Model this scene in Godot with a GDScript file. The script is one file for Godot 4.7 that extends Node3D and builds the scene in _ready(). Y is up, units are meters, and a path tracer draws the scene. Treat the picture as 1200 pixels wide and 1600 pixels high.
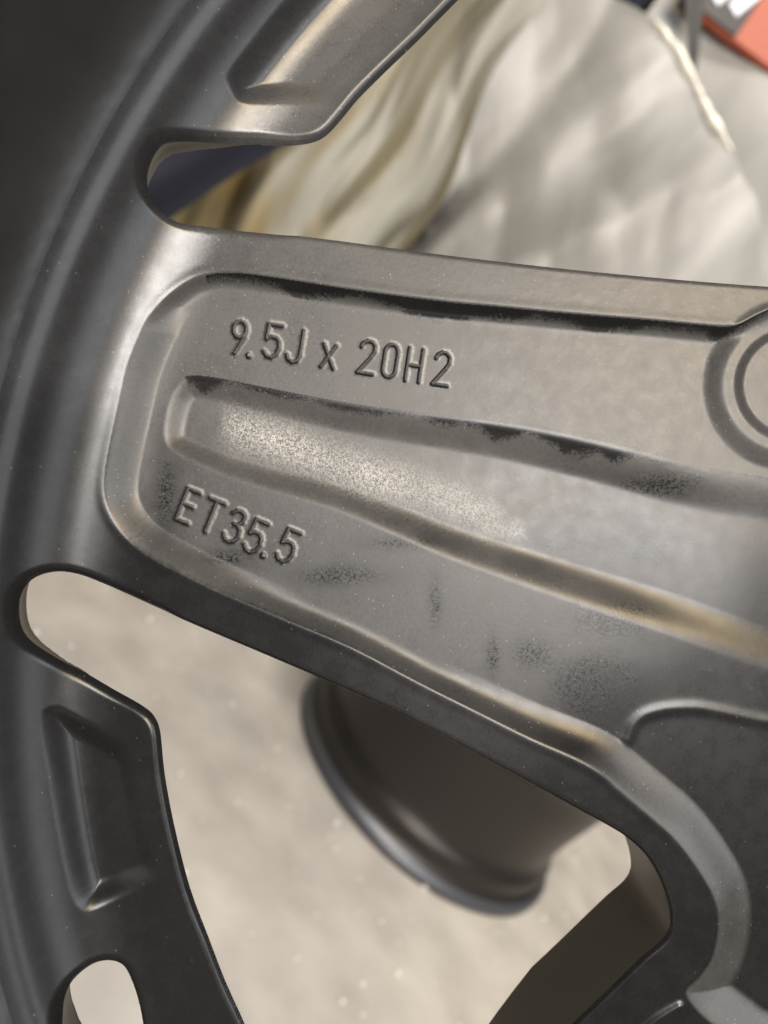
extends Node3D
# Close-up of the back of a satin black alloy wheel; a second wheel on a concrete floor and draped cloths behind.
# Wheel coordinates are millimetres from the hub centre: x right, y up, z out of the wheel's back.

const MM := 0.001
const CELL := 0.33            # mm, grid of the carved spoke
const R_RING := 222.2        # mm, where the ring meets the barrel
const UP := Vector3(0.6, 0.76, 0.25)   # the world's up in the wheel's axes: the wheel leans

const WINDOW_A := [-187.0, 106.4, -188.3, 103.5, -188.8, 100.7, -188.2, 98.1, -186.7, 96.2, -183.7, 94.6, -178.2, 94.2, -167.5, 93.2, -153.9, 91.7, -140.4, 89.9, -126.9, 88.1, -113.3, 86.5, -99.8, 85.0, -86.3, 83.7, -72.7, 82.5, -59.2, 81.5, -45.7, 80.8, -34.8, 83.1, -26.7, 90.6, -22.0, 102.8, -20.0, 119.0, -21.3, 142.0, -25.4, 162.3, -32.1, 175.8, -43.0, 182.6, -55.1, 184.0, -68.7, 179.9, -84.9, 173.1, -99.8, 164.3, -113.3, 153.5, -124.2, 143.1, -133.6, 133.6, -140.4, 127.1, -145.8, 121.7, -149.2, 117.6, -151.9, 114.5, -153.9, 113.0, -156.6, 112.1, -160.7, 111.7, -167.4, 111.9, -175.0, 111.1, -179.7, 110.5, -183.6, 109.5, -185.5, 108.4]
const WINDOW_B := [-214.6, 13.3, -214.2, 17.1, -212.7, 19.8, -210.3, 21.1, -207.3, 21.3, -203.4, 20.2, -193.2, 15.5, -181.0, 10.1, -167.5, 4.4, -153.9, -1.4, -140.4, -7.4, -126.9, -14.2, -116.7, -19.7, -105.2, -25.9, -98.5, -29.6, -93.0, -32.6, -89.0, -35.1, -84.9, -38.9, -82.2, -43.4, -80.6, -47.7, -79.8, -51.5, -80.0, -54.5, -81.9, -57.2, -85.6, -60.3, -99.8, -74.0, -113.3, -86.7, -125.5, -100.2, -135.0, -113.8, -140.4, -124.6, -144.5, -128.6, -147.8, -125.3, -152.6, -113.8, -158.0, -101.6, -164.8, -87.4, -170.2, -74.5, -174.2, -65.7, -177.6, -56.9, -181.7, -46.1, -185.1, -32.6, -187.1, -21.7, -187.9, -13.6, -188.6, -10.9, -189.9, -8.9, -192.5, -7.0, -197.9, -3.9, -204.1, 0.2, -208.0, 2.7, -212.0, 6.2, -214.0, 9.3]
const RING_HOLE := [-205.3, -67.6, -205.2, -64.5, -204.2, -62.2, -201.8, -60.6, -199.8, -60.1, -197.3, -60.5, -195.2, -61.9, -193.5, -65.3, -192.2, -69.3, -191.2, -73.8, -190.7, -79.3, -192.9, -83.0, -198.1, -81.6, -202.7, -77.1, -204.8, -71.9]
const SPOKE_RECESS := [-173.3, 84.5, -176.9, 84.2, -180.7, 83.0, -185.5, 79.5, -189.7, 74.6, -192.0, 69.7, -194.2, 63.8, -196.1, 55.6, -198.0, 47.0, -199.0, 40.9, -198.8, 36.0, -196.8, 31.1, -193.1, 26.7, -188.7, 23.6, -182.7, 20.5, -176.4, 17.4, -168.8, 14.2, -160.7, 10.8, -147.2, 5.1, -133.7, -2.0, -120.2, -8.8, -109.4, -14.2, -99.9, -18.4, -94.8, -21.3, -91.5, -24.3, -88.3, -27.1, -84.5, -30.4, -79.7, -34.7, -75.6, -39.8, -72.6, -44.4, -70.7, -48.5, -70.1, -52.9, -70.5, -56.7, -71.6, -60.6, -74.2, -64.4, -77.0, -67.5, -74.2, -71.8, -70.2, -75.1, -59.4, -82.4, -32.4, -90.5, 8.1, -79.7, 39.2, -40.5, 39.2, 20.2, 10.8, 60.8, -25.7, 75.6, -41.9, 80.3, -52.7, 79.4, -59.4, 76.7, -62.5, 75.3, -66.8, 73.2, -72.9, 73.4, -84.1, 74.5, -93.2, 75.2, -102.7, 76.0, -118.1, 77.5, -126.9, 78.3, -145.5, 80.7, -161.6, 83.2, -168.8, 84.2]
const GROOVE := [-183.4, 62.2, -185.0, 60.5, -186.3, 58.2, -187.4, 54.1, -187.8, 50.2, -186.8, 47.5, -184.4, 45.7, -181.5, 44.2, -173.9, 41.0, -164.4, 37.9, -151.8, 34.2, -139.3, 29.1, -126.7, 23.6, -111.6, 18.1, -96.4, 12.9, -77.2, 6.3, -58.0, -0.6, -30.5, -8.8, -3.0, -7.5, -3.0, 20.0, -30.5, 33.8, -58.0, 40.9, -67.5, 42.3, -76.9, 44.5, -86.3, 46.8, -95.1, 48.9, -104.7, 50.9, -114.7, 52.6, -126.7, 54.1, -139.3, 55.6, -151.8, 57.5, -166.9, 60.4, -176.1, 62.2, -180.9, 62.7]
const RING_POCKET_A := [-172.9, 122.7, -172.5, 120.8, -171.0, 118.9, -169.0, 118.5, -164.5, 119.1, -158.6, 119.6, -153.9, 119.6, -151.5, 120.8, -149.2, 123.3, -143.4, 129.3, -138.0, 134.7, -131.2, 141.5, -126.2, 148.5, -135.1, 157.1, -145.6, 155.3, -156.0, 144.0, -162.4, 136.8, -167.6, 130.3, -171.5, 125.2]
const RING_POCKET_B := [-210.9, -7.4, -209.7, -6.4, -207.6, -6.5, -203.4, -9.4, -198.4, -12.4, -192.8, -16.5, -190.9, -23.6, -188.6, -33.8, -186.6, -40.8, -188.3, -44.3, -194.3, -46.9, -200.3, -49.0, -202.7, -48.9, -204.5, -46.6, -206.1, -41.0, -208.1, -30.4, -209.9, -18.5, -211.0, -10.6]
const HUB_RIDGE := [-50.0, -12.3, -54.1, -11.7, -59.7, -11.0, -68.5, -9.1, -73.7, -8.3, -79.9, -8.6, -84.3, -9.8, -86.7, -11.8, -87.7, -14.2, -88.0, -15.5]
const RIM_BEAD := [-78.0, -70.5, -81.0, -72.1, -84.4, -74.5, -87.8, -77.6]
const CHARS := [["9", -171.4, 71.2, -8.7], [".", -168.8, 70.4, -8.7], ["5", -164.2, 70.4, -8.7], ["J", -159.2, 69.3, -8.7], ["x", -152.1, 68.2, -8.7], ["2", -144.0, 67.0, -8.7], ["0", -139.0, 66.2, -8.7], ["H", -133.9, 65.3, -8.7], ["2", -128.0, 64.5, -8.7], ["E", -182.4, 35.1, -22], ["T", -177.3, 32.9, -22], ["3", -172.3, 30.7, -22], ["5", -167.9, 28.5, -22], [".", -165.1, 27.4, -22], ["5", -161.0, 26.5, -22]]

var gx := PackedFloat32Array()
var gy := PackedFloat32Array()
var nx := 0
var ny := 0
var hgt := PackedFloat32Array()
var f_win := PackedFloat32Array()
var f_rec := PackedFloat32Array()
var f_gro := PackedFloat32Array()
var rng := RandomNumberGenerator.new()
var wheel_basis := Basis()
var taken := {}


# ---------- naming helpers ----------
func numbered(called: String) -> String:
	var n: int = taken.get(called, 0)
	taken[called] = n + 1
	return called if n == 0 else "%s_%03d" % [called, n]


func thing(called: String, label: String, category: String, group := "") -> Node3D:
	var o := Node3D.new()
	o.name = numbered(called)
	add_child(o)
	tag(o, label, category, group)
	return o


func tag(o: Node, label: String, category: String, group := "") -> void:
	o.set_meta("label", label)
	o.set_meta("category", category)
	if group:
		o.set_meta("group", group)


func part(called: String, mesh: Mesh, mat: Material, parent: Node) -> MeshInstance3D:
	var o := MeshInstance3D.new()
	o.name = called
	o.mesh = mesh
	if mat:
		o.material_override = mat
	parent.add_child(o, true)
	return o


# ---------- curves and distance fields ----------
func smoothed(flat: Array, cuts := 3) -> PackedVector2Array:
	var p := PackedVector2Array()
	var n := flat.size() / 2
	for i in n:
		var a := Vector2(flat[2 * ((i + n - 1) % n)], flat[2 * ((i + n - 1) % n) + 1])
		var b := Vector2(flat[2 * i], flat[2 * i + 1])
		var c := Vector2(flat[2 * ((i + 1) % n)], flat[2 * ((i + 1) % n) + 1])
		var d := Vector2(flat[2 * ((i + 2) % n)], flat[2 * ((i + 2) % n) + 1])
		var k := cuts if b.distance_to(c) > 2.5 else 2
		for s in k:
			var t := float(s) / k
			# centripetal-like damping: tangents limited to the segment length
			var l := b.distance_to(c)
			var m0 := (c - a).normalized() * minf(l, (c - a).length() * 0.5)
			var m1 := (d - b).normalized() * minf(l, (d - b).length() * 0.5)
			var t2 := t * t
			var t3 := t2 * t
			p.append(b * (2 * t3 - 3 * t2 + 1) + m0 * (t3 - 2 * t2 + t) + c * (-2 * t3 + 3 * t2) + m1 * (t3 - t2))
	return p


func turned(p: PackedVector2Array, degrees: float) -> PackedVector2Array:
	var q := PackedVector2Array()
	for v in p:
		q.append(v.rotated(deg_to_rad(degrees)))
	return q


func field() -> PackedFloat32Array:
	var a := PackedFloat32Array()
	a.resize(nx * ny)
	a.fill(99.0)
	return a


func splat(p: PackedVector2Array, arr: PackedFloat32Array, reach: float, closed := true) -> void:
	var n := p.size()
	for i in (n if closed else n - 1):
		var a := p[i]
		var b := p[(i + 1) % n]
		var i0 := gx.bsearch(minf(a.x, b.x) - reach)
		var i1 := gx.bsearch(maxf(a.x, b.x) + reach)
		var j0 := gy.bsearch(minf(a.y, b.y) - reach)
		var j1 := gy.bsearch(maxf(a.y, b.y) + reach)
		var e := b - a
		var inv := 1.0 / maxf(e.length_squared(), 1e-9)
		for j in range(j0, j1):
			var dy := gy[j] - a.y
			var at := j * nx + i0
			for ii in range(i0, i1):
				var dx := gx[ii] - a.x
				var t := clampf((dx * e.x + dy * e.y) * inv, 0.0, 1.0)
				var ux := dx - t * e.x
				var uy := dy - t * e.y
				var d := sqrt(ux * ux + uy * uy)
				if d < arr[at]:
					arr[at] = d
				at += 1


func inside_negative(p: PackedVector2Array, arr: PackedFloat32Array) -> void:
	var n := p.size()
	for j in ny:
		var y := gy[j]
		var xs := PackedFloat32Array()
		for i in n:
			var a := p[i]
			var b := p[(i + 1) % n]
			if (a.y > y) != (b.y > y):
				xs.append(a.x + (b.x - a.x) * (y - a.y) / (b.y - a.y))
		xs.sort()
		for k in range(0, xs.size() - 1, 2):
			for i in range(gx.bsearch(xs[k]), gx.bsearch(xs[k + 1])):
				arr[j * nx + i] = -absf(arr[j * nx + i])


func shape_field(p: PackedVector2Array, reach: float) -> PackedFloat32Array:
	var a := field()
	splat(p, a, reach)
	inside_negative(p, a)
	return a


func s5(t: float) -> float:
	t = clampf(t, 0.0, 1.0)
	return t * t * (3.0 - 2.0 * t)


func wall_step(t: float) -> float:      # crisp shoulder, long soft foot
	t = clampf(t, 0.0, 1.0)
	return s5(1.0 - (1.0 - t) * (1.0 - t) * (1.0 - 0.35 * t))


func ring_rise(r: float) -> float:
	# slope grows from 0 through 0.27 and 0.5 to 1: the soft inner fillet of the ring
	if r < 194.0:
		return 0.0
	if r < 204.0:
		return 0.0135 * (r - 194.0) * (r - 194.0)
	if r < 209.0:
		var a := r - 204.0
		return 1.35 + 0.27 * a + 0.023 * a * a
	if r < 216.0:
		var b := r - 209.0
		return 3.275 + 0.5 * b + 0.0357 * b * b
	return 8.52 + (r - 216.0) - 0.34 * (1.0 + tanh((r - 219.3) / 1.1))


func thickness_at(r: float) -> float:
	return lerpf(28.0, 7.0, clampf((r - 130.0) / 65.0, 0.0, 1.0))


# ---------- the wheel's casting ----------
func grid(fine: bool) -> void:
	gx.clear()
	gy.clear()
	var lim := R_RING + 2.5
	var lo := Vector2(-223.9, -80.0) if fine else Vector2(999, 999)
	var hi := Vector2(-53.0, 152.0) if fine else Vector2(999, 999)
	for axis in 2:
		var g := PackedFloat32Array()
		var v := -lim
		while v <= lim:
			g.append(v)
			v += CELL if (v > lo[axis] - 2.0 and v < hi[axis]) else 1.6
		if axis == 0:
			gx = g
		else:
			gy = g
	nx = gx.size()
	ny = gy.size()


func all_windows() -> Array:
	var wa := smoothed(WINDOW_A)
	var out := [wa, smoothed(WINDOW_B), smoothed(RING_HOLE)]
	for k in [-72.0, -144.0, 144.0]:
		out.append(turned(wa, k))
	var bore := PackedVector2Array()
	for k in 96:
		bore.append(Vector2(36.0, 0).rotated(TAU * k / 96.0))
	out.append(bore)
	return out


func window_field(reach: float) -> PackedFloat32Array:
	var f := field()
	var ws := all_windows()
	for w in ws:
		splat(w, f, reach)
	for w in ws:
		inside_negative(w, f)
	return f


func carve() -> void:
	grid(true)
	f_win = window_field(3.5)
	f_rec = shape_field(smoothed(SPOKE_RECESS), 9.0)
	f_gro = shape_field(smoothed(GROOVE), 9.5)
	var pocket_a := smoothed(RING_POCKET_A)
	var f_poc := shape_field(pocket_a, 7.0)
	var pb := smoothed(RING_POCKET_B)
	splat(pb, f_poc, 7.0)
	inside_negative(pb, f_poc)
	for k in [-72.0, -144.0, 144.0]:
		var q := turned(pocket_a, k)
		splat(q, f_poc, 7.0)
		inside_negative(q, f_poc)
	var f_rid := field()
	splat(smoothed(HUB_RIDGE).slice(0, -3), f_rid, 4.0, false)
	var f_bead := field()
	splat(smoothed(RIM_BEAD).slice(0, -3), f_bead, 4.0, false)
	hgt.resize(nx * ny)
	var at := 0
	for j in ny:
		var y := gy[j]
		for i in nx:
			var x := gx[i]
			var r := sqrt(x * x + y * y)
			var h := ring_rise(r)
			var d := f_rec[at]
			if d < 5.0:
				var right := clampf((x + 130.0) / 55.0, 0.0, 1.0)
				var upper := clampf((y - 68.0 + (x + 150.0) * 0.1) / 6.0, 0.0, 1.0)
				var w := lerpf(lerpf(6.0, 8.6, right), 4.6, upper)
				h -= lerpf(2.5, 3.1, smoothstep(-192.0, -140.0, x)) * lerpf(wall_step(-d / w), 0.5 * s5(-d / w) + 0.5 * clampf(-d / w, 0.0, 1.0), maxf(right, smoothstep(-155.0, -185.0, x)) * (1.0 - upper))
				h += 0.07 * exp(-(d - 0.5) * (d - 0.5) / 0.9)
				var g := f_gro[at]
				if g < 2.0:
					var along := clampf((x + 188.0) / 110.0, 0.0, 1.0)
					h -= lerpf(lerpf(1.5, 3.0, along), 1.3, smoothstep(-108.0, -60.0, x)) * s5(-g / lerpf(4.4, 9.4, along))
				var b := Vector2(x + 54.0, y - 60.7).length()
				if b < 22.0:
					h += 1.7 * (1.0 - s5((b - 13.8) / 4.6)) + 1.1 * (1.0 - s5((b - 10.2) / 2.0))
				var e := f_rid[at]
				if e < 4.0:
					h += 0.22 * exp(-e * e / 1.6)
			if f_bead[at] < 4.0:
				h += 0.5 * exp(-f_bead[at] * f_bead[at] / 0.8)
			var p := f_poc[at]
			if p < 3.0:
				h -= 1.9 * (0.7 * s5(-p / 5.0) + 0.3 * clampf(-p / 5.0, 0.0, 1.0)) * smoothstep(189.0, 207.0, r)
			hgt[at] = h
			at += 1


func lip_at(r: float) -> float:
	return 1.0 + 0.9 * smoothstep(183.0, 188.0, r)


func lip_drop(d: float, lip: float) -> float:
	if d >= lip:
		return 0.0
	var k := lip - maxf(d, 0.0)
	return lip - sqrt(maxf(lip * lip - k * k, 0.0))


func sample(arr: PackedFloat32Array, x: float, y: float) -> float:
	var i := clampi(gx.bsearch(x) - 1, 0, nx - 2)
	var j := clampi(gy.bsearch(y) - 1, 0, ny - 2)
	var fx := (x - gx[i]) / (gx[i + 1] - gx[i])
	var fy := (y - gy[j]) / (gy[j + 1] - gy[j])
	var a := j * nx + i
	return lerpf(lerpf(arr[a], arr[a + 1], fx), lerpf(arr[a + nx], arr[a + nx + 1], fx), fy)


func region(x: float, y: float) -> int:     # 0 ring, 1 hub, 2.. spokes
	var r := sqrt(x * x + y * y)
	if r > 198.5:
		return 0
	if r < 78.0:
		return 1
	var ang := fposmod(rad_to_deg(atan2(y, x)) - 164.0 + 36.0, 360.0)
	return 2 + int(ang / 72.0) % 5


func casting(front: bool, mats: Array) -> Array:
	# Marching squares over the grid: the solid's top (or front side), the walls of its openings; one mesh per region.
	var n := nx * ny
	var solid := PackedFloat32Array()
	var z := PackedFloat32Array()
	solid.resize(n)
	z.resize(n)
	var at := 0
	for j in ny:
		for i in nx:
			var r := sqrt(gx[i] * gx[i] + gy[j] * gy[j])
			var rim := R_RING - r
			solid[at] = minf(f_win[at] - (4.4 * smoothstep(150.0, 180.0, r) if front else 0.0), rim)
			if front:
				z[at] = -thickness_at(r)
			else:
				z[at] = hgt[at] - lip_drop(maxf(f_win[at], 0.08), lip_at(r))
			at += 1
	var meshes := []
	var regions := 7 if not front else 1
	var V := []
	var N := []
	var T := []
	var I := []
	var ids := []
	var walls := []
	for k in regions:
		V.append(PackedVector3Array())
		N.append(PackedVector3Array())
		T.append(PackedVector2Array())
		I.append(PackedInt32Array())
		ids.append({})
		walls.append([])
	var corner := [0, 1, nx + 1, nx]
	for j in ny - 1:
		for i in nx - 1:
			var a := j * nx + i
			var m := 0
			if solid[a] > 0.0: m |= 1
			if solid[a + 1] > 0.0: m |= 2
			if solid[a + nx + 1] > 0.0: m |= 4
			if solid[a + nx] > 0.0: m |= 8
			if m == 0:
				continue
			var k := 0 if front else region(gx[i], gy[j])
			var v: PackedVector3Array = V[k]
			var nn: PackedVector3Array = N[k]
			var tt: PackedVector2Array = T[k]
			var id: Dictionary = ids[k]
			var ring: Array[int] = []
			var cut: Array = []
			for c in 4:
				var g: int = a + corner[c]
				if m & (1 << c):
					if not id.has(g):
						id[g] = v.size()
						_vertex(g, z, front, v, nn, tt)
					ring.append(id[g])
				var g2: int = a + corner[(c + 1) % 4]
				if (solid[g] > 0.0) != (solid[g2] > 0.0):
					var key := -1 - (mini(g, g2) * 2 + (0 if absi(g - g2) == 1 else 1))
					if not id.has(key):
						id[key] = v.size()
						_cut_vertex(mini(g, g2), maxi(g, g2), solid, z, front, v, nn, tt)
					ring.append(id[key])
					cut.append([ring.size() - 1, id[key], solid[g] > 0.0])
			var idx: PackedInt32Array = I[k]
			for q in range(1, ring.size() - 1):
				if front:
					idx.append_array([ring[0], ring[q], ring[q + 1]])
				else:
					idx.append_array([ring[0], ring[q + 1], ring[q]])
			I[k] = idx
			if not front and cut.size() == 2:
				# wall from the lip down to the front side
				var first: int = cut[0][1] if cut[0][2] else cut[1][1]
				var second: int = cut[1][1] if cut[0][2] else cut[0][1]
				var mid := (v[first] + v[second]) * 0.5 / MM
				if Vector2(mid.x, mid.y).length() < R_RING - 0.6:
					for pair in [first, second]:
						var wkey := "w%d" % pair
						if not id.has(wkey):
							id[wkey] = v.size()
							var p: Vector3 = v[pair]
							var out := Vector3(nn[pair].x, nn[pair].y, 0).normalized()
							var r := Vector2(p.x, p.y).length() / MM
							v.append(p)
							nn.append((out + Vector3(0, 0, 0.15)).normalized())
							tt.append(tt[pair])
							var inward := maxf(0.0, -out.dot(Vector3(p.x, p.y, 0).normalized()))
							var deep := thickness_at(r) * MM
							v.append(Vector3(p.x, p.y, -deep) - out * deep * 0.62 * inward * smoothstep(150.0, 180.0, r))
							nn.append((out - Vector3(0, 0, 0.5 * inward)).normalized())
							tt.append(tt[pair])
					var f0: int = id["w%d" % first]
					var s0: int = id["w%d" % second]
					walls[k].append_array([f0, s0, s0 + 1, f0, s0 + 1, f0 + 1])
			V[k] = v
			N[k] = nn
			T[k] = tt
	for k in regions:
		if I[k].is_empty():
			meshes.append(null)
			continue
		var arrays := []
		arrays.resize(Mesh.ARRAY_MAX)
		arrays[Mesh.ARRAY_VERTEX] = V[k]
		arrays[Mesh.ARRAY_NORMAL] = N[k]
		arrays[Mesh.ARRAY_TEX_UV] = T[k]
		arrays[Mesh.ARRAY_INDEX] = I[k]
		var mesh := ArrayMesh.new()
		mesh.add_surface_from_arrays(Mesh.PRIMITIVE_TRIANGLES, arrays)
		mesh.surface_set_material(0, mats[0])
		if not walls[k].is_empty():
			arrays[Mesh.ARRAY_INDEX] = PackedInt32Array(walls[k])
			mesh.add_surface_from_arrays(Mesh.PRIMITIVE_TRIANGLES, arrays)
			mesh.surface_set_material(1, mats[1])
		meshes.append(mesh)
	return meshes


func uv_of(x: float, y: float) -> Vector2:
	return Vector2((x + 230.0) / 185.0, (155.0 - y) / 240.0)


func _vertex(g: int, z: PackedFloat32Array, front: bool, v: PackedVector3Array, nn: PackedVector3Array, tt: PackedVector2Array) -> void:
	var i := g % nx
	var j := g / nx
	v.append(Vector3(gx[i], gy[j], z[g]) * MM)
	tt.append(uv_of(gx[i], gy[j]))
	if front:
		nn.append(Vector3(0, 0, -1))
		return
	var i0 := maxi(i - 1, 0)
	var i1 := mini(i + 1, nx - 1)
	var j0 := maxi(j - 1, 0)
	var j1 := mini(j + 1, ny - 1)
	var dx := (z[j * nx + i1] - z[j * nx + i0]) / (gx[i1] - gx[i0])
	var dy := (z[j1 * nx + i] - z[j0 * nx + i]) / (gy[j1] - gy[j0])
	nn.append(Vector3(-dx, -dy, 1).normalized())


func _cut_vertex(g: int, g2: int, solid: PackedFloat32Array, z: PackedFloat32Array, front: bool, v: PackedVector3Array, nn: PackedVector3Array, tt: PackedVector2Array) -> void:
	var i := g % nx
	var j := g / nx
	var i2 := g2 % nx
	var j2 := g2 / nx
	var t := clampf(solid[g] / (solid[g] - solid[g2]), 0.02, 0.98)
	var x := lerpf(gx[i], gx[i2], t)
	var y := lerpf(gy[j], gy[j2], t)
	var r := sqrt(x * x + y * y)
	var h := lerpf(z[g], z[g2], t)
	tt.append(uv_of(x, y))
	if front:
		v.append(Vector3(x, y, h) * MM)
		nn.append(Vector3(0, 0, -1))
		return
	var at_rim := r > R_RING - 0.6
	if not at_rim:
		h = lerpf(hgt[g], hgt[g2], t) - lip_at(r) * 0.8
	v.append(Vector3(x, y, h) * MM)
	# outward direction from the solidity field
	var i0 := maxi(i - 1, 0)
	var i1 := mini(i + 1, nx - 1)
	var j0 := maxi(j - 1, 0)
	var j1 := mini(j + 1, ny - 1)
	var d := Vector2((solid[j * nx + i1] - solid[j * nx + i0]) / (gx[i1] - gx[i0]), (solid[j1 * nx + i] - solid[j0 * nx + i]) / (gy[j1] - gy[j0]))
	d = -d.normalized()
	if at_rim:
		nn.append(Vector3(-x, -y, r).normalized())
	else:
		nn.append(Vector3(d.x * 0.85, d.y * 0.85, 0.5).normalized())


# ---------- raised lettering ----------
func glyph(c: String) -> Array:
	match c:
		"9":
			return [arc(0, 0.24, 0.2, 0.25, 0, 360), [0.2, 0.22, 0.17, 0.02, -0.06, -0.5]]
		"5":
			return [[0.22, 0.5, -0.17, 0.5, -0.2, 0.04, -0.06, 0.13, 0.1, 0.11, 0.2, 0.0, 0.23, -0.2, 0.17, -0.39, 0.03, -0.5, -0.12, -0.48, -0.22, -0.36]]
		"J":
			return [[0.16, 0.5, 0.16, -0.26, 0.09, -0.44, -0.05, -0.5, -0.19, -0.43, -0.24, -0.3]]
		"x":
			return [[-0.19, 0.2, 0.19, -0.5], [0.19, 0.2, -0.19, -0.5]]
		"2":
			return [[-0.22, 0.3, -0.17, 0.42, -0.04, 0.5, 0.1, 0.48, 0.2, 0.37, 0.21, 0.2, 0.11, 0.0, -0.23, -0.5, 0.24, -0.5]]
		"0":
			return [arc(0, 0.26, 0.2, 0.24, 0, 180), arc(0, -0.26, 0.2, 0.24, 180, 360), [-0.2, 0.26, -0.2, -0.26], [0.2, 0.26, 0.2, -0.26]]
		"H":
			return [[-0.21, 0.5, -0.21, -0.5], [0.21, 0.5, 0.21, -0.5], [-0.21, -0.02, 0.21, -0.02]]
		"E":
			return [[0.2, 0.5, -0.18, 0.5, -0.18, -0.5, 0.2, -0.5], [-0.18, 0.02, 0.15, 0.02]]
		"T":
			return [[-0.24, 0.5, 0.24, 0.5], [0, 0.5, 0, -0.5]]
		"3":
			return [[-0.2, 0.37, -0.1, 0.48, 0.05, 0.5, 0.18, 0.4, 0.18, 0.2, 0.06, 0.07, -0.05, 0.06], [0.06, 0.06, 0.19, -0.06, 0.22, -0.26, 0.14, -0.43, 0, -0.5, -0.14, -0.47, -0.23, -0.34]]
	return [[0.0, -0.46, 0.0, -0.45]]


func arc(cx: float, cy: float, rx: float, ry: float, a0: float, a1: float) -> Array:
	var out := []
	for k in 13:
		var a := deg_to_rad(lerpf(a0, a1, k / 12.0))
		out.append_array([cx + rx * cos(a), cy + ry * sin(a)])
	return out


func raised_character(c: String, at: Vector2, degrees: float, mat: Material, parent: Node) -> void:
	var size := 7.0
	var segs := []
	for line in glyph(c):
		for k in range(0, line.size() - 2, 2):
			var a := Vector2(line[k], line[k + 1]) * size
			var b := Vector2(line[k + 2], line[k + 3]) * size
			segs.append([at + a.rotated(deg_to_rad(degrees)), at + b.rotated(deg_to_rad(degrees))])
	var step := 0.13
	var pits := noise(0.55, 2, 91)
	var half := 0.15 if c != "." else 0.42
	var foot := 0.75
	var lo := at - Vector2(4.6, 5.2)
	var cols := int(9.2 / step)
	var rows := int(10.4 / step)
	var e := PackedFloat32Array()
	e.resize(cols * rows)
	for j in rows:
		for i in cols:
			var p := lo + Vector2(i, j) * step
			var d := 9.0
			for s in segs:
				d = minf(d, p.distance_to(Geometry2D.get_closest_point_to_segment(p, s[0], s[1])))
			var wob := pits.get_noise_2d(p.x, p.y)
			d += 0.07 * wob
			e[j * cols + i] = (0.95 + 0.3 * wob) * (1.0 - s5((d - half + 0.25) / foot)) - 0.05
	var v := PackedVector3Array()
	var nn := PackedVector3Array()
	var tt := PackedVector2Array()
	var idx := PackedInt32Array()
	var id := PackedInt32Array()
	var zz := PackedFloat32Array()
	id.resize(cols * rows)
	zz.resize(cols * rows)
	id.fill(-1)
	for j in rows:
		for i in cols:
			zz[j * cols + i] = sample(hgt, lo.x + i * step, lo.y + j * step) + e[j * cols + i]
	for j in range(1, rows - 2):
		for i in range(1, cols - 2):
			var q := [j * cols + i, j * cols + i + 1, (j + 1) * cols + i + 1, (j + 1) * cols + i]
			if maxf(maxf(e[q[0]], e[q[1]]), maxf(e[q[2]], e[q[3]])) <= -0.049:
				continue
			for g in q:
				if id[g] < 0:
					id[g] = v.size()
					var p := lo + Vector2(g % cols, g / cols) * step
					v.append(Vector3(p.x, p.y, zz[g]) * MM)
					tt.append(uv_of(p.x, p.y))
					nn.append(Vector3(-(zz[g + 1] - zz[g - 1]) / (2 * step), -(zz[g + cols] - zz[g - cols]) / (2 * step), 1).normalized())
			idx.append_array([id[q[0]], id[q[2]], id[q[1]], id[q[0]], id[q[3]], id[q[2]]])
	var arrays := []
	arrays.resize(Mesh.ARRAY_MAX)
	arrays[Mesh.ARRAY_VERTEX] = v
	arrays[Mesh.ARRAY_NORMAL] = nn
	arrays[Mesh.ARRAY_TEX_UV] = tt
	arrays[Mesh.ARRAY_INDEX] = idx
	var mesh := ArrayMesh.new()
	mesh.add_surface_from_arrays(Mesh.PRIMITIVE_TRIANGLES, arrays)
	part("raised_character", mesh, mat, parent)


# ---------- general shapes ----------
func lathe(profile: Array, sides: int, axis_y: bool) -> ArrayMesh:
	# profile: pairs radius, height in metres; smooth along and around
	var pts := PackedVector2Array()
	for k in range(0, profile.size(), 2):
		pts.append(Vector2(profile[k], profile[k + 1]))
	var v := PackedVector3Array()
	var nn := PackedVector3Array()
	var tt := PackedVector2Array()
	var idx := PackedInt32Array()
	var m := pts.size()
	for i in m:
		var d := (pts[mini(i + 1, m - 1)] - pts[maxi(i - 1, 0)]).normalized()
		for s in sides + 1:
			var a := TAU * s / sides
			var n2 := Vector2(d.y, -d.x)
			var p := Vector3(pts[i].x * cos(a), pts[i].y, -pts[i].x * sin(a))
			var q := Vector3(n2.x * cos(a), n2.y, -n2.x * sin(a))
			if not axis_y:
				p = Vector3(p.x, -p.z, p.y)
				q = Vector3(q.x, -q.z, q.y)
			v.append(p)
			nn.append(q)
			tt.append(Vector2(float(s) / sides, float(i) / m))
	for i in m - 1:
		for s in sides:
			var a := i * (sides + 1) + s
			var b := a + sides + 1
			idx.append_array([a, b + 1, a + 1, a, b, b + 1])
	var arrays := []
	arrays.resize(Mesh.ARRAY_MAX)
	arrays[Mesh.ARRAY_VERTEX] = v
	arrays[Mesh.ARRAY_NORMAL] = nn
	arrays[Mesh.ARRAY_TEX_UV] = tt
	arrays[Mesh.ARRAY_INDEX] = idx
	var mesh := ArrayMesh.new()
	mesh.add_surface_from_arrays(Mesh.PRIMITIVE_TRIANGLES, arrays)
	return mesh


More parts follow.
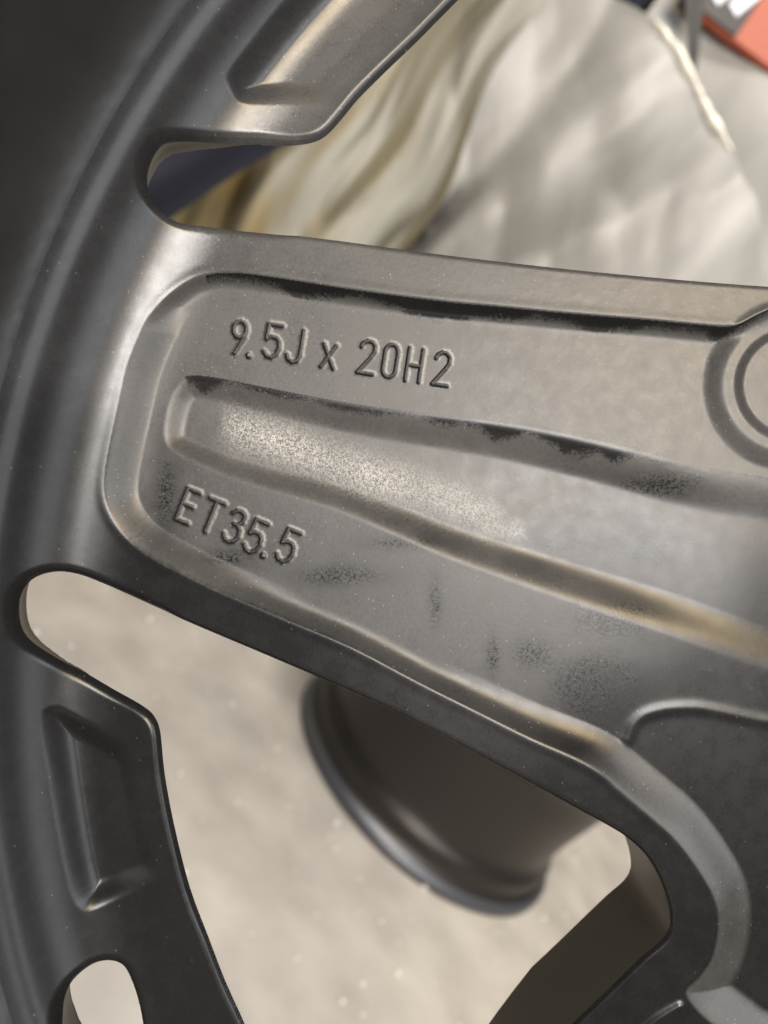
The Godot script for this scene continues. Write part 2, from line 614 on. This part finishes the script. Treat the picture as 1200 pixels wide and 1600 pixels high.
func bevel_box(size: Vector3, b: float, at := Vector3.ZERO) -> ArrayMesh:
	var st := SurfaceTool.new()
	st.begin(Mesh.PRIMITIVE_TRIANGLES)
	st.set_smooth_group(-1)
	var h := size * 0.5
	var faces := []
	for ax in 3:
		for s in [-1.0, 1.0]:
			var u := (ax + 1) % 3
			var w := (ax + 2) % 3
			var quad := []
			for c in [[-1, -1], [1, -1], [1, 1], [-1, 1]]:
				var p := Vector3.ZERO
				p[ax] = s * h[ax]
				p[u] = c[0] * (h[u] - b)
				p[w] = c[1] * (h[w] - b)
				quad.append(p)
			faces.append(quad)
	for ax in 3:
		var u := (ax + 1) % 3
		var w := (ax + 2) % 3
		for su in [-1.0, 1.0]:
			for sw in [-1.0, 1.0]:
				var quad := []
				for c in [[-1, 0], [1, 0], [1, 1], [-1, 1]]:
					var p := Vector3.ZERO
					p[ax] = c[0] * (h[ax] - b)
					p[u] = su * (h[u] - (0.0 if c[1] == 0 else b))
					p[w] = sw * (h[w] - (b if c[1] == 0 else 0.0))
					quad.append(p)
				faces.append(quad)
	for sx in [-1.0, 1.0]:
		for sy in [-1.0, 1.0]:
			for sz in [-1.0, 1.0]:
				faces.append([Vector3(sx * h.x, sy * (h.y - b), sz * (h.z - b)), Vector3(sx * (h.x - b), sy * h.y, sz * (h.z - b)), Vector3(sx * (h.x - b), sy * (h.y - b), sz * h.z)])
	for f in faces:
		var n: Vector3 = (f[1] - f[0]).cross(f[2] - f[0])
		var mid := Vector3.ZERO
		for p in f:
			mid += p
		var flip := n.dot(mid) > 0.0
		for k in range(1, f.size() - 1):
			for p in ([f[0], f[k + 1], f[k]] if flip else [f[0], f[k], f[k + 1]]):
				st.add_vertex(p + at)
	st.generate_normals()
	return st.commit()


func drape(cols: int, rows: int, where: Callable, dye_shade = null) -> ArrayMesh:
	# a hanging cloth: where(u, v) gives the point
	var v := PackedVector3Array()
	var tt := PackedVector2Array()
	for j in rows + 1:
		for i in cols + 1:
			v.append(where.call(float(i) / cols, float(j) / rows))
			tt.append(Vector2(float(i) / cols, float(j) / rows))
	var st := SurfaceTool.new()
	st.begin(Mesh.PRIMITIVE_TRIANGLES)
	for k in v.size():
		st.set_uv(tt[k])
		if dye_shade != null:
			st.set_color(dye_shade.call(tt[k].x, tt[k].y))
		st.add_vertex(v[k])
	for j in rows:
		for i in cols:
			var a := j * (cols + 1) + i
			for q in [a, a + cols + 1, a + 1, a + 1, a + cols + 1, a + cols + 2]:
				st.add_index(q)
	st.generate_normals()
	return st.commit()


func noise(frequency: float, octaves := 4, sd := 1) -> FastNoiseLite:
	var n := FastNoiseLite.new()
	n.noise_type = FastNoiseLite.TYPE_SIMPLEX_SMOOTH
	n.frequency = frequency
	n.fractal_octaves = octaves
	n.seed = sd
	return n


func srgb(r: float, g: float, b: float) -> Color:
	return Color(r, g, b).linear_to_srgb()


func plain(r: float, g: float, b: float, rough: float, metal := 0.0) -> StandardMaterial3D:
	var m := StandardMaterial3D.new()
	m.albedo_color = srgb(r, g, b)
	m.roughness = rough
	m.metallic = metal
	return m


func noise_texture(n: FastNoiseLite, size: int, ramp: Array, normal := false, bump := 4.0) -> NoiseTexture2D:
	var t := NoiseTexture2D.new()
	t.width = size
	t.height = size
	t.seamless = true
	t.noise = n
	if normal:
		t.as_normal_map = true
		t.bump_strength = bump
	else:
		var g := Gradient.new()
		g.offsets = PackedFloat32Array()
		var off := PackedFloat32Array()
		var col := PackedColorArray()
		for k in ramp:
			off.append(k[0])
			col.append(k[1])
		g.offsets = off
		g.colors = col
		t.color_ramp = g
	return t


func triplanar(m: StandardMaterial3D, scale: float, world := true) -> StandardMaterial3D:
	m.uv1_triplanar = true
	m.uv1_world_triplanar = world
	m.uv1_scale = Vector3.ONE * scale
	return m


# ---------- paint of the wheel: black satin, grey overspray with black gaps, some painted light and shade, dust ----------
func wheel_paint() -> StandardMaterial3D:
	var W := 1110
	var H := 1440
	var n_big := noise(0.006, 4, 11).get_image(W, H, false, false, false).get_data()
	var n_mid := noise(0.03, 4, 12).get_image(W, H, false, false, false).get_data()
	var n_fine := noise(0.16, 3, 13).get_image(W, H, false, false, false).get_data()
	var n_peel := noise(0.055, 3, 14).get_image(W, H, false, false, false).get_data()
	var color := PackedByteArray()
	var rough := PackedByteArray()
	var bump := PackedByteArray()
	color.resize(W * H * 3)
	rough.resize(W * H)
	bump.resize(W * H)
	var r := RandomNumberGenerator.new()
	r.seed = 77
	var at := 0
	var near := {}
	for ch in CHARS:
		for line in glyph(ch[0]):
			for k in range(0, line.size() - 2, 2):
				var a := Vector2(ch[1], ch[2]) + (Vector2(line[k], line[k + 1]) * 7.0).rotated(deg_to_rad(ch[3]))
				var b := Vector2(ch[1], ch[2]) + (Vector2(line[k + 2], line[k + 3]) * 7.0).rotated(deg_to_rad(ch[3]))
				for cx in range(floori(minf(a.x, b.x) - 1.6), ceili(maxf(a.x, b.x) + 1.6)):
					for cy in range(floori(minf(a.y, b.y) - 1.6), ceili(maxf(a.y, b.y) + 1.6)):
						var cell := Vector2i(cx, cy)
						if not near.has(cell):
							near[cell] = []
						near[cell].append([a, b])
	var spots := [[-129.4, 14.5, 1.6, 6.0], [-108.7, 3.5, 4.5, 3.5], [-117, 3, 1.6, 5.0], [-96, -3, 8.0, 6.0], [-92, 11, 10.0, 4.0], [-187, 38, 2.5, 9.0], [-84, 28, 9.0, 6.0], [-104, 27, 9.0, 4.0], [-136, 27, 9.0, 1.6], [-150, 20, 10.0, 2.5], [-174, 24, 6.0, 2.0], [-112, 41, 10.0, 2.4], [-80, 40, 10.0, 3.0]]
	for j in H:
		var y := 155.0 - (j + 0.5) / H * 240.0
		for i in W:
			var x := (i + 0.5) / W * 185.0 - 230.0
			var rr := sqrt(x * x + y * y)
			var a := 0.0
			var pk := 99.0
			var gr := 99.0
			if x > -222.0 and x < -54.0 and y > -79.0 and y < 147.0:
				var gi := clampi(gx.bsearch(x) - 1, 0, nx - 2)
				var gj := clampi(gy.bsearch(y) - 1, 0, ny - 2)
				var fx := (x - gx[gi]) / (gx[gi + 1] - gx[gi])
				var fy := (y - gy[gj]) / (gy[gj + 1] - gy[gj])
				var ga := gj * nx + gi
				pk = lerpf(lerpf(f_rec[ga], f_rec[ga + 1], fx), lerpf(f_rec[ga + nx], f_rec[ga + nx + 1], fx), fy)
				gr = lerpf(lerpf(f_gro[ga], f_gro[ga + 1], fx), lerpf(f_gro[ga + nx], f_gro[ga + nx + 1], fx), fy)
			var big := n_big[at] / 127.5 - 1.0
			var mid := n_mid[at] / 127.5 - 1.0
			var fine := n_fine[at] / 127.5 - 1.0
			var grain := r.randf()
			# how grey the paint is: overspray, plus painted falloff and a lit hub band
			var upper := y - (50.0 + (x + 150.0) * -0.12)     # above the middle of the spoke
			var c := 0.0
			var outside := lerpf(lerpf(0.02, 0.3, smoothstep(-165.0, -105.0, x)), 0.8, smoothstep(-8.0, 8.0, upper)) * (1.0 - 0.7 * smoothstep(94.0, 106.0, y) * (1.0 - smoothstep(188.0, 196.0, rr)))
			c = lerpf(0.9, outside, smoothstep(-1.0, 0.4, pk + fine * 0.5))
			if pk > -1.0:
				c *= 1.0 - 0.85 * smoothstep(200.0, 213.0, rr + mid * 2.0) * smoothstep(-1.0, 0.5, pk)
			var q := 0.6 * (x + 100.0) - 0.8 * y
			c *= 1.0 - 0.92 * smoothstep(-11.0, 17.0, q + mid * 4.0)  # greys less toward the lower right: light falloff painted into the coat
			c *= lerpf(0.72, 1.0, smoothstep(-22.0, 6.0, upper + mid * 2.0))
			c = maxf(c, 0.55 * smoothstep(0.2, -0.8, pk) * smoothstep(-9.5, -7.0, pk) * smoothstep(4.0, 16.0, q) * smoothstep(-2.0, -16.0, y - (x + 88.0) * 0.3 + 8.0))  # coat lifted on the hub wall band, painting its highlight
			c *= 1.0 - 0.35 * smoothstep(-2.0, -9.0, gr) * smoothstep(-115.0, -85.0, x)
			for s in spots:
				var ux: float = (x - s[0]) / s[2]
				var uy: float = (y - s[1]) / s[3]
				var e := ux * ux + uy * uy
				if e < 4.0:
					c -= 0.8 * exp(-e) * smoothstep(-0.35, 0.5, fine + (grain - 0.5) * 1.5)
			c = clampf(c + ((grain - 0.5) * 0.3 + fine * 0.2 + big * 0.22 + mid * 0.12) * (0.12 + 0.88 * clampf(c, 0.0, 1.0)), 0.0, 1.0)
			var letter_glint := 0.0
			if near.has(Vector2i(floori(x), floori(y))):
				var here := Vector2(x, y)
				var best := 9.0
				var off := Vector2.ZERO
				for s in near[Vector2i(floori(x), floori(y))]:
					var o := here - Geometry2D.get_closest_point_to_segment(here, s[0], s[1])
					if o.length() < best:
						best = o.length()
						off = o
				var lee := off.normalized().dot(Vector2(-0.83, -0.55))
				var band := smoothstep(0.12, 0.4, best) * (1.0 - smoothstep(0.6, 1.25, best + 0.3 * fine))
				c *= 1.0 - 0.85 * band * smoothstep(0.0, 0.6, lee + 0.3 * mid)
				letter_glint = 0.42 * band * smoothstep(0.1, 0.8, -lee) * (0.6 + grain)  # paler upper right side of the strokes: a painted highlight
			# gaps the overspray did not reach: under the upper edges
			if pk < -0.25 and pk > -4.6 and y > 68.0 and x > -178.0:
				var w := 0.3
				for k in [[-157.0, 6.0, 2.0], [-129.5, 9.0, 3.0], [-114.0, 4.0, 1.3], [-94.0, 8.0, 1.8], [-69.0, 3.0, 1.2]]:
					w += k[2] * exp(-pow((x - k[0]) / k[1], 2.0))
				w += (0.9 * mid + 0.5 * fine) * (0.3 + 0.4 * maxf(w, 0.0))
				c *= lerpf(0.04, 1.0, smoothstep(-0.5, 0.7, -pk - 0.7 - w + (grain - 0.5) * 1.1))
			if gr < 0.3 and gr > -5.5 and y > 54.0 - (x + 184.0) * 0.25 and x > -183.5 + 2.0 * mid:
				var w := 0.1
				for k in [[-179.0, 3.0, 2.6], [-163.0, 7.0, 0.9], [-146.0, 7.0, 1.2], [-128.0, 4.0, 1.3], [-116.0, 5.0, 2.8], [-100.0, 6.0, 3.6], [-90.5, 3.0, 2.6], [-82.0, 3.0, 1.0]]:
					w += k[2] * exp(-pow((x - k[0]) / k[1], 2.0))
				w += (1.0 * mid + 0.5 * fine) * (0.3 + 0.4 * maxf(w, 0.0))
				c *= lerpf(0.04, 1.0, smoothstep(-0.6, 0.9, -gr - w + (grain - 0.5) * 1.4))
			# pale dust in the groove
			var dust_and_glint := letter_glint  # starts from the painted letter highlight; real dust follows
			if gr < -2.0:
				var mx := -176.0 + 62.0 * clampf((x + 176.0) / 62.0, 0.0, 1.0)
				var line := 52.8 - (x + 174.8) * 0.345
				dust_and_glint = exp(-pow((y - line) / 4.2, 2.0)) * smoothstep(-177.5, -172.0, x + mid * 1.5) * (1.0 - smoothstep(-122.0, -106.0, x + mid * 4.0)) * smoothstep(-2.0, -4.0, gr)
				dust_and_glint *= clampf(0.5 + fine * 0.7 + (grain - 0.5) * 1.7, 0.0, 1.0) * (0.75 + 0.5 * big)
			elif grain > (0.9988 if c > 0.3 else 0.9997):
				dust_and_glint = 0.7
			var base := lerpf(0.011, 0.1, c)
			var lr := lerpf(base, 0.5, dust_and_glint)
			var lg := lerpf(base * 0.985, 0.49, dust_and_glint)
			var lb := lerpf(base * lerpf(1.06, 0.99, c), 0.48, dust_and_glint)
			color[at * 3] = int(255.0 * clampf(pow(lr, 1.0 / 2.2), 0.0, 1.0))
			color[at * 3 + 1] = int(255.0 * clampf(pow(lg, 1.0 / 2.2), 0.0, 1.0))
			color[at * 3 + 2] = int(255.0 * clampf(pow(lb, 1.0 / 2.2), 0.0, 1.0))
			rough[at] = int(255.0 * clampf(lerpf(0.27, lerpf(0.47, 0.29, smoothstep(186.0, 198.0, rr) * smoothstep(-1.0, 0.5, pk)), c) + 0.2 * dust_and_glint + 0.03 * mid + 0.02 * (grain - 0.5), 0.2, 0.9))
			bump[at] = clampi(int(128.0 + (n_peel[at] - 127.5) * 0.5 * (0.12 + 0.88 * c * smoothstep(-150.0, -95.0, x) * smoothstep(20.0, 55.0, y)) + (n_fine[at] - 127.5) * 0.1 * (0.3 + c) + (grain - 0.5) * 6.0 + dust_and_glint * 30.0), 0, 255)
			at += 1
	var m := StandardMaterial3D.new()
	m.resource_name = "satin_paint"
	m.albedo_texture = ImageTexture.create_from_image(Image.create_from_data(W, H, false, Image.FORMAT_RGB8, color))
	m.roughness_texture = ImageTexture.create_from_image(Image.create_from_data(W, H, false, Image.FORMAT_L8, rough))
	m.roughness = 1.0
	m.metallic = 0.25
	m.metallic_specular = 0.4
	var nm := Image.create_from_data(W, H, false, Image.FORMAT_L8, bump)
	nm.convert(Image.FORMAT_RGBA8)
	nm.bump_map_to_normal_map(1.6)
	m.normal_enabled = true
	m.normal_texture = ImageTexture.create_from_image(nm)
	m.normal_scale = 0.28
	m.texture_repeat = false
	return m


func lamp_panel(at: Vector3, look: Vector3, size: Vector2, energy: float, tint: Color, label: String) -> void:
	var o := thing("lamp_panel", label, "lamp", "ceiling lamps over the workshop floor")
	o.position = at
	o.basis = Basis.looking_at((look - at).normalized(), Vector3(0, 1, 0.01))
	part("lamp_housing", bevel_box(Vector3(size.x + 0.06, size.y + 0.06, 0.06), 0.008, Vector3(0, 0, 0.034)), plain(0.7, 0.7, 0.7, 0.5), o)
	var glow := plain(0.9, 0.9, 0.9, 0.6)
	glow.emission_enabled = true
	glow.emission = tint
	glow.emission_energy_multiplier = 3.0
	part("lamp_diffuser", bevel_box(Vector3(size.x, size.y, 0.004), 0.001, Vector3(0, 0, 0.001)), glow, o)
	var l := AreaLight3D.new()
	l.name = "lamp_light"
	l.area_size = size
	l.light_energy = energy
	l.light_color = tint
	l.area_range = 12.0
	l.area_attenuation = 2.0
	l.shadow_enabled = true
	l.position = Vector3(0, 0, -0.006)
	o.add_child(l)


func view_dir(v: Vector3) -> Vector3:
	return wheel_basis * v


func _ready() -> void:
	rng.seed = 5
	# the wheel's axes in the world
	var u := UP.normalized()
	var xx := (Vector3.RIGHT - u * u.x).normalized()
	var zz := xx.cross(u)
	wheel_basis = Basis(Vector3(xx.x, u.x, zz.x), Vector3(xx.y, u.y, zz.y), Vector3(xx.z, u.z, zz.z))
	var eye := Vector3(0, 0.69, 0)

	# camera
	var cam := Camera3D.new()
	cam.name = "camera"
	cam.basis = wheel_basis
	cam.position = eye
	cam.near = 0.01
	cam.far = 60.0
	var lens := CameraAttributesPhysical.new()
	lens.frustum_focal_length = 18.9
	lens.frustum_focus_distance = 0.172
	lens.exposure_aperture = 8.0
	lens.frustum_near = 0.01
	lens.frustum_far = 60.0
	cam.attributes = lens
	cam.fov = 64.85
	add_child(cam)

	# the air of the workshop: dim walls out of sight
	var env := Environment.new()
	env.background_mode = Environment.BG_COLOR
	env.background_color = Color(0.22, 0.235, 0.26)
	env.background_energy_multiplier = 1.0
	env.tonemap_mode = Environment.TONE_MAPPER_LINEAR
	env.tonemap_exposure = 1.0
	env.sdfgi_enabled = true
	env.ssao_enabled = true
	env.ssil_enabled = true
	var world := WorldEnvironment.new()
	world.name = "world_environment"
	world.environment = env
	add_child(world)

	# lamps; the warm and the cool panel are added
	var key := eye + view_dir(Vector3(0.24, 0.06, 1.0).normalized()) * 2.8
	var facing := eye + view_dir(Vector3(0.1, 0, -0.2))
	lamp_panel(key, facing, Vector2(1.1, 0.6), 8.2, Color(1.0, 0.99, 0.975), "wide white lamp panel behind the viewer, lighting the wheel")
	lamp_panel(eye + view_dir(Vector3(0.44, 0.25, 0.95).normalized()) * 3.0, facing, Vector2(0.7, 0.6), 5.2, Color(1.0, 0.88, 0.66), "added small warm lamp panel, unseen, high to the right behind the viewer")  # added lamp, source unseen, to warm the upper right of the spoke
	lamp_panel(eye + view_dir(Vector3(0.76, 0.0, 0.65).normalized()) * 3.2, facing, Vector2(1.2, 1.3), 2.4, Color(0.95, 0.975, 1.0), "added large cool panel for doorway daylight, unseen, far to the right of the viewer")  # added panel, meant as doorway daylight, to brighten hub band and ring
	lamp_panel(Vector3(0.6, 2.9, -0.5), Vector3(0.5, 0, -0.8), Vector2(1.4, 0.4), 6.7, Color(1.0, 0.975, 0.94), "long ceiling lamp above the second wheel and the hanging cloths")

	floor_and_grit()
	carve()
	wheel(eye)
	second_wheel()
	cloths()
	red_box()


func wheel(eye: Vector3) -> void:
	var o := thing("alloy_wheel", "satin black alloy wheel seen from its back, raised size marks on its spoke", "wheel")
	o.basis = wheel_basis
	o.position = eye + wheel_basis * Vector3(0.1404, -0.03375, -0.170)
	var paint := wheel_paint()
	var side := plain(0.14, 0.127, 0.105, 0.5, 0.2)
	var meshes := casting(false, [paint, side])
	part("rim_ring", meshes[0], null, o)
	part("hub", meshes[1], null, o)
	var first: MeshInstance3D
	for k in range(2, 7):
		if meshes[k] == null:
			continue
		var s := part("spoke", meshes[k], null, o)
		if k == 2:
			first = s
	first.set_meta("label", "spoke with raised marks 9.5J x 20H2 and ET35.5, dusted grey")
	for c in CHARS:
		raised_character(c[0], Vector2(c[1], c[2]), c[3], paint, first)
	var dark := plain(0.03, 0.03, 0.033, 0.36, 0.3)
	grid(false)
	f_win = window_field(6.0)
	part("front_face", casting(true, [dark, dark])[0], null, o)
	var b := triplanar(plain(0.034, 0.0345, 0.037, 0.38, 0.25), 9.0, false)
	b.normal_enabled = true
	b.normal_texture = noise_texture(noise(0.02, 5, 31), 512, [], true, 3.0)
	b.normal_scale = 0.25
	b.albedo_texture = noise_texture(noise(0.01, 5, 33), 512, [[0.0, Color(0.75, 0.75, 0.75)], [1.0, Color(1, 1, 1)]])
	part("barrel", lathe([0.2214, -0.0070, 0.2300, -0.0105, 0.2500, -0.0300, 0.2660, -0.0500, 0.2715, -0.0550, 0.2740, -0.0500, 0.2710, -0.0450, 0.2600, -0.0300, 0.2490, -0.0080, 0.2460, 0.0100, 0.2460, 0.0500, 0.2500, 0.0800, 0.2525, 0.1120, 0.2560, 0.1320, 0.2680, 0.1430, 0.2720, 0.1500, 0.2700, 0.1550, 0.2650, 0.1560, 0.2600, 0.1500, 0.2500, 0.1400, 0.2480, 0.1200, 0.2465, 0.1000, 0.2445, 0.0750, 0.2415, 0.0580, 0.2360, 0.0385, 0.2340, 0.0335, 0.2318, 0.0285, 0.2295, 0.0238, 0.2275, 0.0202, 0.2255, 0.0174, 0.2240, 0.0157, 0.2230, 0.0149, 0.2221, 0.0140], 360, false), b, o)


func floor_and_grit() -> void:
	var m := triplanar(plain(1, 1, 1, 0.7), 1.6)
	m.albedo_texture = noise_texture(noise(0.004, 5, 3), 1024, [[0.0, srgb(0.36, 0.33, 0.295)], [0.42, srgb(0.435, 0.4, 0.36)], [0.6, srgb(0.465, 0.43, 0.385)], [1.0, srgb(0.53, 0.495, 0.445)]])
	m.normal_enabled = true
	m.normal_texture = noise_texture(noise(0.05, 4, 4), 512, [], true, 2.0)
	m.normal_scale = 0.05
	var p := PlaneMesh.new()
	p.size = Vector2(12, 12)
	var f := part("concrete_floor", p, m, self)
	f.set_meta("kind", "structure")
	f.set_meta("label", "pale speckled concrete workshop floor")
	# pale grit lying on the floor
	var stone := SurfaceTool.new()
	stone.begin(Mesh.PRIMITIVE_TRIANGLES)
	var ball := SphereMesh.new()
	ball.radius = 0.5
	ball.height = 0.7
	ball.radial_segments = 7
	ball.rings = 3
	stone.append_from(ball, 0, Transform3D())
	var mm := MultiMesh.new()
	mm.transform_format = MultiMesh.TRANSFORM_3D
	mm.mesh = stone.commit()
	mm.instance_count = 420
	for i in 420:
		var s := lerpf(0.003, 0.0105, pow(rng.randf(), 3.0))
		var at := Vector3(rng.randf_range(-0.9, 1.1), s * 0.3, rng.randf_range(-1.3, -0.25))
		mm.set_instance_transform(i, Transform3D(Basis.from_euler(Vector3(rng.randf() * 0.4, rng.randf() * TAU, 0)).scaled(Vector3.ONE * s), at))
	var g := MultiMeshInstance3D.new()
	g.name = "floor_grit"
	g.multimesh = mm
	g.material_override = plain(0.8, 0.77, 0.7, 0.3)
	g.set_meta("kind", "stuff")
	tag(g, "pale grit and paint flakes scattered on the concrete floor", "grit")
	add_child(g)


func second_wheel() -> void:
	var o := thing("bare_wheel", "second dark alloy wheel lying on the concrete floor, blurred behind the spoke", "wheel")
	o.position = Vector3(0.608, 0, -1.235)
	var m := triplanar(plain(0.04, 0.036, 0.034, 0.38, 0.5), 6.0, false)
	m.normal_enabled = true
	m.normal_texture = noise_texture(noise(0.03, 4, 41), 256, [], true, 2.0)
	m.normal_scale = 0.2
	var lip := plain(0.12, 0.125, 0.14, 0.38, 0.6)
	part("barrel", lathe([0.2625, 0.022, 0.256, 0.026, 0.253, 0.03, 0.252, 0.045, 0.2545, 0.05, 0.249, 0.057, 0.241, 0.068, 0.239, 0.085, 0.243, 0.13, 0.249, 0.165, 0.254, 0.2, 0.256, 0.225, 0.262, 0.232, 0.270, 0.24, 0.272, 0.25, 0.268, 0.256, 0.262, 0.25, 0.246, 0.22, 0.238, 0.17, 0.232, 0.13, 0.23, 0.08, 0.238, 0.05, 0.25, 0.02, 0.258, 0.006], 160, true), m, o)
	part("rim_flange", lathe([0.258, 0.006, 0.262, 0.0, 0.268, 0.0, 0.2715, 0.003, 0.2725, 0.008, 0.2715, 0.014, 0.268, 0.018, 0.2625, 0.022], 160, true), lip, o)
	for k in 5:
		var s := part("spoke", bevel_box(Vector3(0.2, 0.03, 0.06), 0.008, Vector3(0.13, 0.06, 0)), m, o)
		s.rotation.y = TAU * k / 5.0 + 0.3
	part("hub", lathe([0.035, 0.09, 0.035, 0.03, 0.07, 0.03, 0.075, 0.04, 0.075, 0.085, 0.07, 0.09, 0.035, 0.09], 48, true), m, o)


func cloths() -> void:
	var n1 := noise(1.0, 2, 51)
	var n2 := noise(1.0, 3, 52)
	var sheet := triplanar(plain(1, 1, 1, 0.55), 1.1)
	sheet.uv1_scale = Vector3(2.2, 0.9, 2.2)
	sheet.albedo_texture = noise_texture(noise(0.006, 3, 53), 512, [[0.0, srgb(0.23, 0.227, 0.22)], [0.4, srgb(0.29, 0.286, 0.277)], [0.55, srgb(0.325, 0.32, 0.31)], [1.0, srgb(0.36, 0.355, 0.342)]])
	var grey := func(a: float, b: float) -> Vector3:
		var x := lerpf(-0.55, 1.4, a)
		var top := 1.25 - 0.05 * smoothstep(0.1, 0.4, x) - 0.35 * smoothstep(0.35, 1.0, x) + 0.16 * smoothstep(0.07, -0.1, x)
		var y := top * b
		var z := -1.6
		var sway := n1.get_noise_2d(x * 1.3, y * 0.8)
		z += 0.03 * sin(x * 15.0 + 4.0 * sway) * smoothstep(0.0, 0.2, top - y)
		z -= 0.3 * exp(-pow((x - 0.04 - 0.2 * (y - 0.72)) / 0.013, 2.0)) * smoothstep(0.9, 0.68, y)
		z += 0.05 * n1.get_noise_2d(x * 2.2 + 5.0, y * 0.9 + 7.0)
		z += 0.08 * absf(n1.get_noise_2d(x * 1.9 - y * 0.5 + 2.0, y * 0.7 + x * 0.9 + 4.0)) + 0.035 * absf(n1.get_noise_2d(x * 3.1 + y * 1.7 + 11.0, y * 1.3 - x * 0.8))
		z += 0.022 * absf(n1.get_noise_2d(x * 5.0 - y * 1.6, y * 1.1 + x)) + 0.006 * absf(n2.get_noise_2d(x * 5.0 + y * 3.0 + 3.0, y * 2.0 - x * 1.5))
		return Vector3(x, y, z)
	var s := part("plastic_sheet", drape(190, 130, grey), sheet, self)
	tag(s, "crumpled pale grey plastic sheet hanging behind the spoke", "sheet")
	var rolled := SurfaceTool.new()
	rolled.begin(Mesh.PRIMITIVE_TRIANGLES)
	for k in 60:
		var a := 0.357 + 0.13 * k / 60.0
		var p0: Vector3 = grey.call(a, 1.0)
		var p1: Vector3 = grey.call(a + 0.13 / 60.0, 1.0)
		for m in 8:
			var q := []
			for c in [[p0, m], [p1, m], [p1, m + 1], [p0, m + 1]]:
				var w: float = 0.011 * (0.7 + 0.5 * n2.get_noise_1d(c[0].x * 14.0)) * 1.5 * sqrt(clampf(minf(c[0].x - 0.14, 0.41 - c[0].x) * 14.0, 0.05, 1.0))
				q.append(c[0] + Vector3(0, 0.7 * sin(TAU * c[1] / 8.0), cos(TAU * c[1] / 8.0)) * w)
			for t in [0, 2, 1, 0, 3, 2]:
				rolled.add_vertex(q[t])
	rolled.generate_normals()
	part("painted_edge_glint", rolled.commit(), plain(0.85, 0.82, 0.74, 0.3), s)  # far paler than the sheet: paints the fold edge catching light
	var back := func(a: float, b: float) -> Vector3:
		var y := 1.42 * b
		var x := lerpf(0.14, 1.6, a)
		var z := -1.68 + 0.03 * n1.get_noise_2d(x * 2.0 + 9.0, y * 1.5) + 0.012 * sin(x * 20.0 + y * 4.0)
		if y > 1.385:
			z -= 8.0 * (y - 1.385)
			y = 1.385
		return Vector3(x, y, z)
	var b2 := part("shelf_cover", drape(110, 100, back), sheet, self)
	tag(b2, "pale grey cover over the shelf, behind the sheet's painted edge highlight", "cover")
	var gap_path := func(a: float, b: float) -> Vector3:
		var x := lerpf(0.262, 0.175, b) + 0.008 * sin(b * 6.0) + (a - 0.5) * lerpf(0.022, 0.05, b)
		return Vector3(x, lerpf(1.215, 1.36, b), -1.575 + 0.006 * cos(a * PI) - 0.05 * b * 0.2)
	var gap_strip := part("black_gap_strip", drape(6, 24, gap_path), plain(0.02, 0.02, 0.018, 0.6), self)  # dark strip put where the gap lies in shade
	tag(gap_strip, "short black strap standing in for the shaded gap between the sheet and the orange case", "gap_strip")
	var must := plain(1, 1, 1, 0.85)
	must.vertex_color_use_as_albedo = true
	var yellow := func(a: float, b: float) -> Vector3:
		var x := lerpf(-0.7, 0.06, a)
		var top := 1.25
		var y := top * b
		var z := -1.42 - 0.12 * smoothstep(-0.2, 0.0, x) + 0.03 * sin(x * 44.0 - y * 4.0 + 3.0 * n1.get_noise_2d(x * 3.0, y)) + 0.03 * absf(n1.get_noise_2d(x * 8.0, y * 2.2 + 3.0))
		return Vector3(x - 0.16 * (y - 0.6) + 0.012 * sin(y * 17.0) * a, y, z)
	var dyed_and_shaded := func(a: float, b: float) -> Color:
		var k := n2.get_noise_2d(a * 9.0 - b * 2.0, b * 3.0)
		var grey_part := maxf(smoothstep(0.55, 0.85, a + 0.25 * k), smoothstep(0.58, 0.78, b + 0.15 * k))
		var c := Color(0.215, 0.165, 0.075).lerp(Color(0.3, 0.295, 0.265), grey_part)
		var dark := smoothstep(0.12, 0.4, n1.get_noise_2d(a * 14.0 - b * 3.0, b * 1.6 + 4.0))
		return c.lerp(Color(0.08, 0.065, 0.03), maxf(0.75 * dark, 0.9 * smoothstep(0.955, 0.985, a) * smoothstep(0.9, 0.75, b)))  # brown patches are dye; the right edge strip paints the shaded gap
	var t := part("mustard_cloth", drape(150, 90, yellow, dyed_and_shaded), must, self)
	tag(t, "mustard yellow and grey cloth hanging in folds in front of the sheet", "cloth")
	var navy := func(a: float, b: float) -> Vector3:
		var y := 0.72 * b
		var edge := -0.24 + 0.45 * (y - 0.62)
		var x := lerpf(-1.1, edge, a)
		var z := -1.21 + 0.03 * sin(x * 26.0 + y) - 0.08 * smoothstep(edge - 0.06, edge, x) + 0.03 * n1.get_noise_2d(x * 4.0, y * 2.0)
		return Vector3(x, y, z)
	var w := part("navy_cloth", drape(70, 60, navy), plain(0.012, 0.014, 0.03, 0.8), self)
	tag(w, "dark navy cloth hanging left of the mustard cloth", "cloth")


func red_box() -> void:
	var o := thing("tool_case", "orange red case with a black panel and white bars, above the sheet", "case")
	o.position = Vector3(0.327, 1.352, -1.65)
	o.rotation.z = 0.09
	part("case_body", bevel_box(Vector3(0.36, 0.2, 0.03), 0.006, Vector3(0.04, 0.1, -0.015)), plain(0.36, 0.075, 0.035, 0.4), o)
	part("black_panel", bevel_box(Vector3(0.12, 0.2, 0.006), 0.002, Vector3(-0.095, 0.108, 0.002)), plain(0.01, 0.01, 0.016, 0.35), o)
	for k in 3:
		var bar := part("printed_letter_stroke", bevel_box(Vector3(0.026, 0.1, 0.002), 0.0009, Vector3.ZERO), plain(0.75, 0.75, 0.85, 0.4), o)
		bar.position = Vector3(-0.128 + 0.039 * k, 0.076 + 0.004 * k, 0.006)
		bar.rotation.z = -0.35
